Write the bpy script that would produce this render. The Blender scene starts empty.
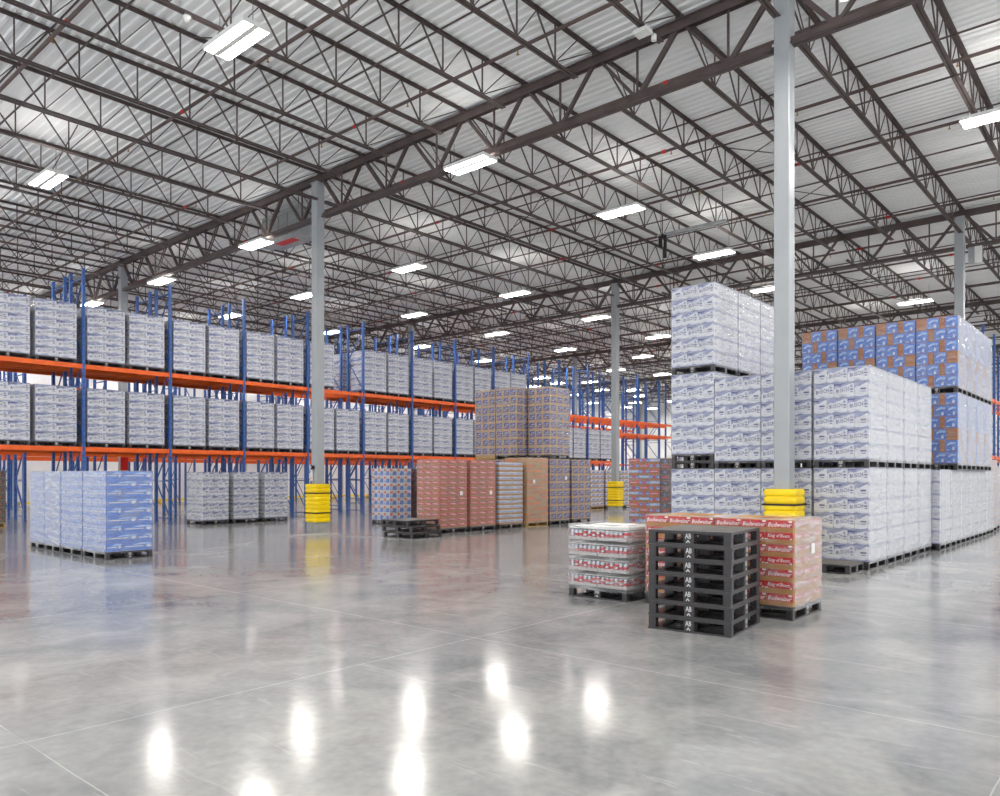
import bpy, bmesh, math, random
from mathutils import Vector, Matrix
random.seed(7)
sc = bpy.context.scene
COL = sc.collection
PI = math.pi

# ------------------------------------------------------------------ materials
def lin(c):
    return tuple(((v/255)/12.92 if v/255 <= .04045 else ((v/255+.055)/1.055)**2.4) for v in c) + (1,)

def nmat(name):
    m = bpy.data.materials.new(name); m.use_nodes = True
    nt = m.node_tree; b = nt.nodes['Principled BSDF']
    return m, nt, b

def noise_col(nt, b, c1, c2, scale=4, detail=4, stretch=(1,1,1), lo=.35, hi=.65):
    N, L = nt.nodes, nt.links
    tc = N.new('ShaderNodeTexCoord'); mp = N.new('ShaderNodeMapping'); mp.inputs['Scale'].default_value = stretch
    no = N.new('ShaderNodeTexNoise'); no.inputs['Scale'].default_value = scale; no.inputs['Detail'].default_value = detail
    rp = N.new('ShaderNodeValToRGB')
    rp.color_ramp.elements[0].position = lo; rp.color_ramp.elements[1].position = hi
    rp.color_ramp.elements[0].color = lin(c1); rp.color_ramp.elements[1].color = lin(c2)
    L.new(tc.outputs['Object'], mp.inputs[0]); L.new(mp.outputs[0], no.inputs['Vector'])
    L.new(no.outputs[0], rp.inputs[0]); L.new(rp.outputs[0], b.inputs['Base Color'])
    return no, rp

def pm(name, c, rough=.5, metal=0, c2=None, scale=6, stretch=(1,1,1), coat=0, spec=.5):
    m, nt, b = nmat(name)
    b.inputs['Roughness'].default_value = rough; b.inputs['Metallic'].default_value = metal
    b.inputs['Coat Weight'].default_value = coat; b.inputs['Coat Roughness'].default_value = .2
    b.inputs['Specular IOR Level'].default_value = spec
    if c2 is None: c2 = tuple(max(0, v*.88) for v in c)
    noise_col(nt, b, c, c2, scale, 4, stretch)
    return m

M = {}
M['steel'] = pm('dark_primed_steel', (92, 80, 78), .55, c2=(76, 65, 63), scale=3)
M['pipe'] = pm('dark_sprinkler_pipe_paint', (100, 84, 80), .5, c2=(82, 66, 62), scale=2)
M['column'] = pm('grey_column_paint', (168, 172, 175), .35, c2=(160, 165, 169), scale=1.5)
M['blue'] = pm('blue_rack_paint', (56, 98, 166), .4, c2=(46, 84, 150), scale=8)
M['orange'] = pm('orange_rack_paint', (242, 104, 24), .4, c2=(230, 92, 18), scale=5)
M['yellow'] = pm('yellow_guard_plastic', (255, 222, 0), .38, c2=(250, 210, 0), scale=5)
M['strap'] = pm('black_strap', (32, 30, 30), .6)
M['concrete'] = pm('pier_concrete', (170, 170, 164), .8, c2=(146, 147, 142), scale=12)
M['black'] = pm('black_pallet_plastic', (36, 34, 38), .38, c2=(54, 50, 50), scale=9, spec=.6)
M['blackmark'] = pm('white_stencil_paint', (215, 215, 215), .6)
M['wood'] = pm('pallet_pine', (196, 160, 104), .7, c2=(165, 128, 78), scale=10, stretch=(1,6,6))
M['kraft'] = pm('kraft_cardboard', (196, 160, 118), .7, c2=(180, 144, 104), scale=7)
M['kraftd'] = pm('brown_cardboard', (178, 122, 84), .7, c2=(160, 104, 70), scale=7)
M['tray'] = pm('golden_kraft_tray', (190, 140, 78), .7, c2=(172, 122, 64), scale=9)
M['white'] = pm('white_carton_print', (221, 222, 224), .35, c2=(200, 204, 215), scale=9, stretch=(1,1,2.5), coat=.3)
M['paleblue'] = pm('pale_blue_print', (172, 178, 202), .35, c2=(122, 130, 172), scale=14, stretch=(1,1,2), coat=.3)
M['navy'] = pm('navy_print', (56, 60, 108), .4, c2=(84, 88, 140), scale=14, coat=.2)
M['midblue'] = pm('blue_print', (72, 112, 196), .35, c2=(104, 142, 214), scale=9, stretch=(1,1,2), coat=.3)
M['skyblue'] = pm('sky_blue_print', (130, 168, 222), .35, c2=(176, 200, 232), scale=10, coat=.3)
M['bluecarton'] = pm('blue_carton_board', (136, 156, 208), .4, c2=(98, 120, 186), scale=12, stretch=(1,1,2), coat=.2)
M['red'] = pm('red_print', (206, 24, 40), .35, c2=(188, 16, 32), scale=8, coat=.3)
M['pink'] = pm('pale_red_print', (214, 96, 96), .4, c2=(196, 72, 78), scale=16, coat=.3)
M['oran'] = pm('orange_print', (240, 130, 48), .4, c2=(226, 104, 40), scale=9)
M['purple'] = pm('violet_blue_print', (62, 62, 128), .4, c2=(92, 92, 156), scale=24)
M['darkred'] = pm('dark_carton_print', (86, 48, 56), .4, c2=(60, 34, 42), scale=14)
M['greyc'] = pm('grey_brown_carton', (110, 100, 90), .6, c2=(84, 76, 68), scale=18)
M['film'] = pm('cloudy_tray_film', (206, 200, 196), .4, c2=(186, 178, 174), scale=20)
M['sheendust'] = pm('sheen_dust_pallet_deck', (112, 107, 100), .5, c2=(84, 80, 76), scale=7)  # grazing sheen and dust of the deck top put into the colour
M['paper'] = pm('white_paper_label', (244, 244, 240), .6, c2=(236, 236, 232))
M['alu'] = pm('can_aluminium', (215, 216, 220), .25, metal=.85, c2=(190, 192, 198), scale=30)
M['housing'] = pm('white_enamel', (236, 236, 232), .4, c2=(228, 228, 224))
M['galv'] = pm('galvanised_sheet', (176, 180, 182), .45, metal=.3, c2=(156, 160, 163), scale=5)
M['fins'] = pm('grey_cooling_fins', (150, 152, 150), .5, c2=(132, 134, 132), scale=60, stretch=(1,1,.1))
M['redpaint'] = pm('red_paint', (214, 30, 20), .45, c2=(200, 24, 16))
M['brass'] = pm('brass_head', (190, 150, 80), .35, metal=.7)
M['wall'] = pm('white_wall_paint', (238, 238, 238), .6, c2=(230, 231, 232), scale=.6)
M['rod'] = pm('dark_hanger_rod', (90, 86, 86), .5)

def deck_mat():
    m, nt, b = nmat('painted_roof_deck'); b.inputs['Roughness'].default_value = .5
    noise_col(nt, b, (247, 248, 248), (240, 242, 242), .5, 5, (1, 3, 1))
    return m
M['deck'] = deck_mat()

LAMP = 96.0; UP_FILL = 17.0
def light_mat(st=None):
    m = bpy.data.materials.new('lamp_and_fill_glow'); m.use_nodes = True
    nt = m.node_tree; nt.nodes.clear()
    o = nt.nodes.new('ShaderNodeOutputMaterial'); e = nt.nodes.new('ShaderNodeEmission')
    e.inputs[0].default_value = (1, .955, .90, 1); e.inputs[1].default_value = st or LAMP
    nt.links.new(e.outputs[0], o.inputs[0])
    return m
M['lamp'] = light_mat(); M['upfill'] = light_mat(UP_FILL)  # second one is the added upward fill, not a lamp lens

def wrap_mat(name='stretch_film', base=.05, veil=.30):
    m = bpy.data.materials.new(name); m.use_nodes = True
    nt = m.node_tree; N, L = nt.nodes, nt.links; N.clear()
    o = N.new('ShaderNodeOutputMaterial')
    tr = N.new('ShaderNodeBsdfTransparent'); gl = N.new('ShaderNodeBsdfPrincipled')
    gl.inputs['Base Color'].default_value = (.66, .66, .67, 1); gl.inputs['Roughness'].default_value = .16
    gl.inputs['Specular IOR Level'].default_value = .8
    mx = N.new('ShaderNodeMixShader')
    lw = N.new('ShaderNodeLayerWeight'); lw.inputs[0].default_value = .5
    pw = N.new('ShaderNodeMath'); pw.operation = 'POWER'; pw.inputs[1].default_value = 2.2; L.new(lw.outputs['Facing'], pw.inputs[0])
    tc = N.new('ShaderNodeTexCoord'); mp = N.new('ShaderNodeMapping'); mp.inputs['Scale'].default_value = (1.2, 1.2, 7)
    no = N.new('ShaderNodeTexNoise'); no.inputs['Scale'].default_value = 2.2; no.inputs['Detail'].default_value = 6; no.inputs['Distortion'].default_value = .6
    bp = N.new('ShaderNodeBump'); bp.inputs['Strength'].default_value = .8; bp.inputs['Distance'].default_value = .03
    rp = N.new('ShaderNodeMapRange'); rp.inputs[1].default_value = .48; rp.inputs[2].default_value = .74
    rp.inputs[3].default_value = base; rp.inputs[4].default_value = base+veil
    ad = N.new('ShaderNodeMath'); ad.operation = 'MULTIPLY_ADD'; ad.inputs[1].default_value = .85; ad.use_clamp = True
    L.new(tc.outputs['Object'], mp.inputs[0]); L.new(mp.outputs[0], no.inputs['Vector'])
    L.new(no.outputs[0], bp.inputs['Height']); L.new(bp.outputs[0], gl.inputs['Normal'])
    L.new(no.outputs[0], rp.inputs[0]); L.new(pw.outputs[0], ad.inputs[0]); L.new(rp.outputs[0], ad.inputs[2])
    L.new(ad.outputs[0], mx.inputs[0]); L.new(tr.outputs[0], mx.inputs[1]); L.new(gl.outputs[0], mx.inputs[2])
    L.new(mx.outputs[0], o.inputs[0])
    return m
M['wrap'] = wrap_mat()
M['wraph'] = wrap_mat('heavy_stretch_film', .12, .45)

def floor_mat():
    m, nt, b = nmat('polished_concrete'); N, L = nt.nodes, nt.links
    tc = N.new('ShaderNodeTexCoord')
    def noise(s, d, st=(1,1,1), dist=0):
        mp = N.new('ShaderNodeMapping'); mp.inputs['Scale'].default_value = st
        n = N.new('ShaderNodeTexNoise'); n.inputs['Scale'].default_value = s; n.inputs['Detail'].default_value = d; n.inputs['Distortion'].default_value = dist
        L.new(tc.outputs['Object'], mp.inputs[0]); L.new(mp.outputs[0], n.inputs['Vector']); return n
    def math_(op, a, bb=None, cl=False):
        n = N.new('ShaderNodeMath'); n.operation = op; n.use_clamp = cl
        for i, v in enumerate((a, bb)):
            if v is None: continue
            if isinstance(v, (int, float)): n.inputs[i].default_value = v
            else: L.new(v, n.inputs[i])
        return n.outputs[0]
    big = noise(.28, 5, dist=.4); mid = noise(1.6, 8, (1, 1, 1), .8); fine = noise(14, 6)
    r1 = N.new('ShaderNodeValToRGB'); e = r1.color_ramp.elements
    e[0].position = .38; e[1].position = .62; e[0].color = lin((126, 127, 130)); e[1].color = lin((184, 183, 178))
    s = math_('ADD', math_('MULTIPLY', big.outputs[0], .5), math_('MULTIPLY', mid.outputs[0], .35))
    s = math_('ADD', s, math_('MULTIPLY', fine.outputs[0], .15)); L.new(s, r1.inputs[0])
    # saw-cut joints on the column grid
    sp = N.new('ShaderNodeSeparateXYZ'); L.new(tc.outputs['Object'], sp.inputs[0])
    def joint(sock, off, per, w):
        a = math_('DIVIDE', math_('SUBTRACT', sock, off), per)
        f = math_('ABSOLUTE', math_('SUBTRACT', math_('FRACT', math_('ADD', a, .5)), .5))
        return math_('LESS_THAN', math_('MULTIPLY', f, per), w)
    wob = math_('MULTIPLY', math_('SUBTRACT', mid.outputs[0], .5), .02)
    jx = joint(math_('ADD', sp.outputs[0], wob), -4.87, 4.236, .004)
    jy = joint(math_('ADD', sp.outputs[1], wob), 1.5, 3.72, .004)
    j = math_('MAXIMUM', jx, jy)
    mx = N.new('ShaderNodeMix'); mx.data_type = 'RGBA'; mx.inputs['B'].default_value = lin((182, 180, 168))
    L.new(math_('MULTIPLY', j, math_('MULTIPLY', big.outputs[0], .36)), mx.inputs['Factor']); L.new(r1.outputs[0], mx.inputs['A'])
    # scuffs
    sc1 = noise(5, 3, (.25, 2.4, 1), 1.2)
    sm = math_('MULTIPLY', math_('GREATER_THAN', sc1.outputs[0], .66), .28)
    mx2 = N.new('ShaderNodeMix'); mx2.data_type = 'RGBA'; mx2.inputs['B'].default_value = lin((196, 196, 192))
    L.new(sm, mx2.inputs['Factor']); L.new(mx.outputs['Result'], mx2.inputs['A'])
    L.new(mx2.outputs['Result'], b.inputs['Base Color'])
    rr = N.new('ShaderNodeMapRange'); rr.inputs[1].default_value = .3; rr.inputs[2].default_value = .7; rr.inputs[3].default_value = .09; rr.inputs[4].default_value = .18
    L.new(s, rr.inputs[0]); L.new(math_('ADD', rr.outputs[0], math_('MULTIPLY', j, .3)), b.inputs['Roughness'])
    b.inputs['Specular IOR Level'].default_value = .65
    bp = N.new('ShaderNodeBump'); bp.inputs['Strength'].default_value = .03; bp.inputs['Distance'].default_value = .02
    L.new(mid.outputs[0], bp.inputs['Height']); L.new(bp.outputs[0], b.inputs['Normal'])
    return m
M['floor'] = floor_mat()

# ------------------------------------------------------------------ mesh helpers
class MB:
    def __init__(s): s.v = []; s.f = []; s.m = []; s.names = []
    def mi(s, mat):
        if mat not in s.names: s.names.append(mat)
        return s.names.index(mat)
    def add(s, vs, fs, mat):
        o = len(s.v); k = s.mi(mat); s.v += [tuple(v) for v in vs]
        for f in fs: s.f.append([i+o for i in f]); s.m.append(k)
    def box(s, x0, y0, z0, x1, y1, z1, mat):
        vs = [(x0,y0,z0),(x1,y0,z0),(x1,y1,z0),(x0,y1,z0),(x0,y0,z1),(x1,y0,z1),(x1,y1,z1),(x0,y1,z1)]
        s.add(vs, [(0,3,2,1),(4,5,6,7),(0,1,5,4),(1,2,6,5),(2,3,7,6),(3,0,4,7)], mat)
    def cbox(s, x0, y0, z0, x1, y1, z1, mat, c=.004):
        # box with a small chamfer on the vertical edges
        P = [(x0+c,y0),(x1-c,y0),(x1,y0+c),(x1,y1-c),(x1-c,y1),(x0+c,y1),(x0,y1-c),(x0,y0+c)]
        s.prism(P, z0, z1, mat)
    def prism(s, P, z0, z1, mat):
        n = len(P); vs = [(x,y,z0) for x,y in P]+[(x,y,z1) for x,y in P]
        s.add(vs, [tuple(range(n))[::-1], tuple(range(n,2*n))]+[(i,(i+1)%n,(i+1)%n+n,i+n) for i in range(n)], mat)
    def bar(s, p, q, w, h, mat):
        p, q = Vector(p), Vector(q); d = (q-p).normalized()
        up = Vector((0,0,1)) if abs(d.z) < .9 else Vector((0,1,0))
        a = d.cross(up).normalized()*w/2; b = a.cross(d).normalized()*h/2
        vs = [p-a-b,p+a-b,p+a+b,p-a+b,q-a-b,q+a-b,q+a+b,q-a+b]
        s.add(vs, [(0,3,2,1),(4,5,6,7),(0,1,5,4),(1,2,6,5),(2,3,7,6),(3,0,4,7)], mat)
    def cyl(s, p, q, r, mat, n=8, r2=None):
        p, q = Vector(p), Vector(q); d = (q-p).normalized(); r2 = r if r2 is None else r2
        up = Vector((0,0,1)) if abs(d.z) < .9 else Vector((0,1,0))
        a = d.cross(up).normalized(); b = a.cross(d).normalized()
        vs = [p+(a*math.cos(t)+b*math.sin(t))*r for t in [2*PI*i/n for i in range(n)]]
        vs += [q+(a*math.cos(t)+b*math.sin(t))*r2 for t in [2*PI*i/n for i in range(n)]]
        s.add(vs, [tuple(range(n)), tuple(range(n,2*n))[::-1]]+[(i,i+n,(i+1)%n+n,(i+1)%n) for i in range(n)], mat)
    def mesh(s, name):
        me = bpy.data.meshes.new(name); me.from_pydata(s.v, [], s.f)
        for n in s.names: me.materials.append(M[n])
        me.polygons.foreach_set('material_index', s.m); me.update(); return me

def ob(name, me, parent=None, loc=(0,0,0), rz=0):
    if isinstance(me, MB): me = me.mesh(name)
    o = bpy.data.objects.new(name, me); COL.objects.link(o)
    o.location = loc; o.rotation_euler = (0,0,rz)
    if parent is not None: o.parent = parent
    return o
def tag(o, label, cat, group=None, kind=None):
    if kind: o['kind'] = kind
    if label: o['label'] = label
    if cat: o['category'] = cat
    if group: o['group'] = group
    return o
def thing(name, label, cat, loc=(0,0,0), rz=0, group=None):
    o = bpy.data.objects.new(name, None); COL.objects.link(o); o.location = loc; o.rotation_euler = (0,0,rz)
    o.empty_display_size = .2
    return tag(o, label, cat, group)
def struct(name, mb, label=None):
    o = ob(name, mb); o['kind'] = 'structure'
    if label: o['label'] = label
    return o
ORD = ['first','second','third','fourth','fifth','sixth','seventh','eighth','ninth','tenth','eleventh','twelfth','thirteenth','fourteenth','fifteenth','sixteenth','seventeenth','eighteenth','nineteenth','twentieth']
ORD += ['twenty-'+w for w in ORD[:9]] + ['thirtieth'] + ['thirty-'+w for w in ORD[:9]]

_txt = {}
def text_poly(s, offset=.0, shear=0):
    key = (s, offset, shear)
    if key in _txt: return _txt[key]
    cu = bpy.data.curves.new('lettering', 'FONT'); cu.body = s; cu.offset = offset; cu.shear = shear; cu.resolution_u = 1
    o = bpy.data.objects.new('lettering', cu)
    me = bpy.data.meshes.new_from_object(o)
    vs = [(v.co.x, v.co.y) for v in me.vertices]; fs = [tuple(p.vertices) for p in me.polygons]
    x0 = min(v[0] for v in vs); x1 = max(v[0] for v in vs); y0 = min(v[1] for v in vs); y1 = max(v[1] for v in vs)
    vs = [((x-x0)/(x1-x0), (y-y0)/(y1-y0)) for x, y in vs]
    bpy.data.objects.remove(o); bpy.data.curves.remove(cu); bpy.data.meshes.remove(me)
    _txt[key] = (vs, fs); return _txt[key]

# put flat printed art on one side of a box. side: 0 -Y, 1 +X, 2 +Y, 3 -X. u runs left to right seen from outside
def art_on(mb, side, x0, y0, z0, x1, y1, z1, items):
    def P(u, v, e):
        z = z0+(z1-z0)*v
        if side == 0: return (x0+(x1-x0)*u, y0-e, z)
        if side == 1: return (x1+e, y0+(y1-y0)*u, z)
        if side == 2: return (x1-(x1-x0)*u, y1+e, z)
        return (x0-e, y1-(y1-y0)*u, z)
    W = (x1-x0) if side in (0, 2) else (y1-y0); H = z1-z0
    for k, it in enumerate(items):
        e = .0012+.0006*k
        if it[0] == 'p':
            mb.add([P(u, v, e) for u, v in it[1]], [tuple(range(len(it[1])))], it[2])
        elif it[0] == 'r':
            a, b, c, d = it[1]; mb.add([P(a,b,e),P(c,b,e),P(c,d,e),P(a,d,e)], [(0,1,2,3)], it[2])
        elif it[0] == 't':
            _, s, (a, b, c, d), rot, mat, off, sh = it
            vs, fs = text_poly(s, off, sh); tw, th = (c-a)*W, (d-b)*H
            cr, sr = math.cos(rot), math.sin(rot); out = []
            for (x, y) in vs:
                px, py = (x-.5)*tw, (y-.5)*th
                qx, qy = px*cr-py*sr, px*sr+py*cr
                out.append(P((a+c)/2+qx/W, (b+d)/2+qy/H, e))
            mb.add(out, fs, mat)

# ------------------------------------------------------------------ carton art
def art_white(w, n, side):
    long_ = w > .28
    t = [('p', [(0,1),(1,1),(1,.93),(.86,.97),(.66,.86),(.5,.80),(.34,.70),(.16,.74),(0,.62)], 'paleblue'),
         ('p', [(0,.97),(.3,.93),(.52,.99),(.3,.84),(.1,.86),(0,.80)], 'navy' if n % 2 else 'paleblue')]
    if long_:
        t += [('t', 'BUSCH', (.10,.40,.76,.66), .16, 'navy', .012, .12),
              ('p', [(.78,.80),(.86,.90),(.93,.78),(.90,.66),(.80,.68)], 'paleblue'),
              ('r', (.80,.52,.95,.60), 'navy'), ('r', (.82,.36,.93,.42), 'navy'),
              ('p', [(0,0),(1,0),(1,.10),(.7,.05),(.45,.17),(.2,.05),(0,.13)], 'paleblue'),
              ('r', (.3,.20,.6,.235), 'paleblue')]
    else:
        t += [('r', (.42,.50,.84,.60), 'navy'), ('r', (.48,.34,.80,.41), 'paleblue'),
              ('p', [(0,0),(1,0),(1,.14),(.5,.05),(0,.10)], 'paleblue')]
    return t
def art_end(w, n, side):     # plain end panels of the white cartons
    return [('p', [(0,1),(1,1),(1,.90),(.6,.95),(.25,.84),(0,.90)], 'paleblue'), ('r', (.15,.45,.35,.56), 'paleblue'),
            ('r', (.55,.3,.85,.36), 'paleblue'), ('p', [(0,0),(1,0),(1,.05),(.4,.09),(0,.03)], 'paleblue')]
def art_blue(w, n, side):
    return [('r', (.03,.66,.97,.95), 'midblue'), ('p', [(.03,.08),(.97,.08),(.97,.2),(.75,.36),(.03,.36)], 'midblue'),
            ('p', [(.3,.64),(.97,.7),(.97,.84),(.6,.9)], 'skyblue'),
            ('r', (.08,.44,.70,.54), 'white'), ('p', [(.78,.6),(.9,.7),(.96,.5),(.86,.3),(.8,.4)], 'white')]
def art_bb(w, n, side):
    if w < .15 or ((n*7) % 11 == 2 and w > .2): return [('r', (.06,.1,.94,.16), 'kraft'), ('r', (.2,.6,.8,.66), 'kraft')]
    return [('r', (.0,.02,1,.98), 'midblue'), ('p', [(.1,.62),(.5,.86),(.92,.78),(.86,.6),(.5,.68),(.2,.48)], 'skyblue'),
            ('p', [(.55,.15),(.75,.12),(.8,.35),(.62,.42)], 'white'), ('r', (.08,.1,.4,.2), 'skyblue'), ('p', [(.2,.64),(.6,.74),(.6,.68),(.2,.56)], 'white')]  # last white sliver is a highlight drawn into the print
def art_red(w, n, side):
    if side in (1, 3): return [('r', (.03,.5,.97,.92), 'pink'), ('t', 'Budweiser', (.2,.54,.8,.86), 0, 'paper', .014, .3), ('p', [(0,.5),(.4,.62),(.8,.5)], 'kraft'), ('r', (.1,.18,.9,.22), 'kraftd')]  # side print paler: grazing sheen of the wrap put into its colour
    if n % 2 == 0:
        return [('r', (0,.40,1,1), 'red'), ('t', 'Budweiser', (.04,.44,.96,.84), 0, 'paper', .014, .3),
                ('r', (.84,.84,.98,.98), 'paper'), ('p', [(.05,.84),(.5,.90),(.5,.86),(.05,.80)], 'pink'), ('r', (.15,.12,.85,.15), 'kraftd'), ('r', (.14,.22,.2,.32), 'pink'), ('r', (.8,.2,.86,.3), 'pink')]
    return [('r', (0,.44,1,1), 'red'), ('t', 'King of Beers', (.10,.50,.90,.90), 0, 'paper', .012, .3), ('r', (0,.42,.12,.5), 'paper'),
            ('r', (.1,.18,.9,.20), 'kraftd'), ('p', [(.9,.44),(.98,.44),(.94,.6)], 'paper')]
def art_redtall(w, n, side):
    return [('r', (.02,.42,.98,.86), 'pink'), ('t', 'Budweiser' if n % 2 else 'King of Beers', (.1,.48,.88,.78), 0, 'paper', .01, .3),
            ('r', (.02,.42,.3,.6), 'red'), ('r', (.7,.6,.98,.8), 'red')]
def art_bstripe(w, n, side):
    return [('r', (0,.40,1,.98), 'white'), ('p', [(.05,.5),(.95,.5),(.9,.66),(.1,.62)], 'midblue'), ('r', (.1,.76,.8,.86), 'skyblue')]
def art_orangeb(w, n, side):
    return [('p', [(.08,.3),(.9,.34),(.9,.6),(.5,.7),(.08,.58)], 'oran'), ('r', (.2,.42,.5,.5), 'kraft'), ('r', (.1,.8,.5,.86), 'pink')] if n % 3 else [('r', (.15,.3,.6,.34), 'oran'), ('r', (.2,.6,.8,.64), 'kraftd')]
def art_purple(w, n, side):
    a, b = ((.10,.86) if n % 2 else (.18,.94)) if n % 3 else (.06,.9)
    return [('r', (a,.15,b,.85), 'purple'), ('r', (a+.1,.34,b-.3,.46), 'kraft'), ('p', [(a+.2,.6),(b-.1,.72),(b-.15,.55)], 'skyblue')]
def art_multi(w, n, side):
    if side in (1, 3): return [('r', (0,0,1,.92), 'darkred'), ('r', (.1,.3,.9,.8), 'red') if n % 2 else ('p', [(.3,.5),(.5,.8),(.7,.5),(.5,.2)], 'midblue')]
    if n % 2: return [('r', (.0,.4,.34,.9), 'midblue'), ('r', (.34,.4,.62,.9), 'pink'), ('r', (.62,.4,1,.9), 'midblue'), ('p', [(.7,.6),(.95,.7),(.9,.5)], 'white'), ('p', [(.05,.6),(.25,.7),(.2,.5)], 'white')]
    return [('r', (.0,.45,1,.92), 'skyblue' if n % 4 else 'pink'), ('r', (.1,.6,.8,.7), 'white')]
def art_square(w, n, side):
    return [('r', (.0,.0,1,1), 'white'), ('p', [(.35,.08),(.95,.08),(.95,.62),(.5,.66)], 'midblue'), ('p', [(.05,.62),(.4,.6),(.42,.95),(.08,.94)], 'oran'),
            ('p', [(.05,.1),(.3,.1),(.3,.4),(.1,.44)], 'skyblue')]
def art_dark(w, n, side):
    return [('p', [(.3,.5),(.5,.85),(.75,.6),(.6,.3)], 'red'), ('r', (.1,.1,.5,.2), 'pink')]
def art_brown(w, n, side):
    return [('p', [(.3,.5),(.5,.9),(.75,.5),(.5,.15)], 'oran'), ('r', (.05,.05,.95,.1), 'kraft'), ('r', (.1,.5,.2,.9), 'darkred'), ('p', [(.42,.5),(.5,.7),(.6,.5),(.5,.3)], 'greyc')]
def art_water(w, n, side):
    return [('r', (0,.35,1,1), 'white'), ('p', [(.1,.4),(.9,.4),(.8,.8),(.3,.7)], 'midblue'), ('p', [(.6,.7),(.8,.95),(.9,.7)], 'oran')]

W3 = [.375, .375, .25]
KINDS = {  # base material, fractions across, fractions deep, layer height, layers, W, D, art
 'white':  ('white', W3, [1/3]*3, .25, 6, .86, 1.03, art_white),
 'whitef': ('white', [.5,.5], [.5,.5], .266, 6, .92, 1.08, art_white),
 'pale':   ('white', W3, [1/3]*3, .25, 6, .86, 1.03, art_end),
 'blue':   ('bluecarton', [.2,.45,.35], [.33,.67], .162, 9, 1.04, .84, art_blue),
 'bb':     ('kraftd', [.30,.14,.30,.26], [.34,.33,.33], .25, 6, .79, 1.0, art_bb),
 'red':    ('tray', [.35,.325,.325], [1/3]*3, .129, 7, .86, .86, art_red),
 'redtall':('kraftd', [.34,.33,.33], [1/3]*3, .139, 13, .87, 1.03, art_redtall),
 'bstripe':('tray', [.34,.33,.33], [1/3]*3, .136, 13, .87, 1.03, art_bstripe),
 'orangeb':('kraft', [.5,.5], [.34,.33,.33], .16, 12, .87, 1.0, art_orangeb),
 'purple': ('kraft', [1/3]*3, [1/3]*3, .2375, 8, .87, 1.02, art_purple),
 'purpleu':('kraft', [1/3]*3, [1/3]*3, .26, 8, .85, 1.03, art_purple),
 'multi':  ('kraftd', [1/3]*3, [.5,.5], .14, 13, .9, 1.02, art_multi),
 'square': ('white', [1/3]*3, [1/3]*3, .23, 7, .85, .9, art_square),
 'dark':   ('darkred', [.5,.5], [1/3]*3, .23, 7, .85, .9, art_dark),
 'brown':  ('greyc', [.5,.5], [.5,.5], .218, 7, .88, .85, art_brown),
 'water':  ('kraft', [1/3]*3, [1/3]*3, .205, 8, .87, 1.0, art_water),
}
PH = .14
def cells(kind):
    """perimeter cartons: layer, x0, y0, x1, y1, sides that face outward"""
    base, fx, fy, h, nl, W, D, art = KINDS[kind]; out = []
    for l in range(nl):
        ax = fx if l % 2 == 0 else fx[::-1]; ay = fy if l % 2 == 0 else fy[::-1]
        x = -W/2
        for i, a in enumerate(ax):
            y = -D/2
            for j, b in enumerate(ay):
                s = []
                if j == 0: s.append(0)
                if i == len(ax)-1: s.append(1)
                if j == len(ay)-1: s.append(2)
                if i == 0: s.append(3)
                if s: out.append((l, i, j, x, y, x+a*W, y+b*D, s))
                y += b*D
            x += a*W
    return out
_cache = {}
def carton(mb, kind, n, x0, y0, z0, x1, y1, z1, sides):
    base, *_, art = KINDS[kind]; g = .0025
    mb.box(x0+g, y0+g, z0, x1-g, y1-g, z1-.003, base)
    for s in sides:
        w = (x1-x0) if s in (0, 2) else (y1-y0)
        a = art_end if kind == 'white' and s in (1, 3) else art
        art_on(mb, s, x0+g, y0+g, z0, x1-g, y1-g, z1-.003, a(w, n, s))
def stack_mesh(kind):
    if ('s', kind) in _cache: return _cache[('s', kind)]
    h = KINDS[kind][3]; mb = MB()
    for (l, i, j, x0, y0, x1, y1, s) in cells(kind):
        carton(mb, kind, l+i+j, x0, y0, PH+l*h, x1, y1, PH+(l+1)*h, s)
    me = mb.mesh('carton_stack'); _cache[('s', kind)] = me; return me
def case_mesh(kind, n, w, d, sides):
    key = ('c', kind, n % 30, round(w, 3), round(d, 3), tuple(sides))
    if key not in _cache:
        mb = MB(); h = KINDS[kind][3]
        carton(mb, kind, n, 0, 0, 0, w, d, h, sides); _cache[key] = mb.mesh('carton')
    return _cache[key]
def layer_mesh(kind, l):
    key = ('l', kind, l)
    if key not in _cache:
        mb = MB(); h = KINDS[kind][3]
        for (ll, i, j, x0, y0, x1, y1, s) in cells(kind):
            if ll == l: carton(mb, kind, l+i+j, x0, y0, 0, x1, y1, h, s)
        _cache[key] = mb.mesh('carton_layer')
    return _cache[key]

def wrap_mesh(W, D, H, heavy=False):
    key = ('w', round(W,3), round(D,3), round(H,3), heavy)
    if key not in _cache:
        e = .012; mb = MB(); x, y = W/2+e, D/2+e; c = .03; n = 10
        rnd = random.Random(int(W*1000+H*10)); rings = []
        P = [(-x+c,-y),(0,-y),(x-c,-y),(x,-y+c),(x,0),(x,y-c),(x-c,y),(0,y),(-x+c,y),(-x,y-c),(-x,0),(-x,-y+c)]
        vs = []
        for k in range(n+1):
            z = .10+(H+.008-.10)*k/n
            for (a, b) in P:
                j = 0 if k in (n,) else rnd.uniform(0, .007)
                vs.append((a*(1+j), b*(1+j), z))
        m = len(P); fs = [(k*m+i, k*m+(i+1) % m, (k+1)*m+(i+1) % m, (k+1)*m+i) for k in range(n) for i in range(m)]
        vs += [(a*.72, b*.72, H+.010) for a, b in P]
        fs += [(n*m+i, n*m+(i+1) % m, (n+1)*m+(i+1) % m, (n+1)*m+i) for i in range(m)]
        mb.add(vs, fs, 'wraph' if heavy else 'wrap'); _cache[key] = mb.mesh('stretch_wrap')
    return _cache[key]

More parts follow.
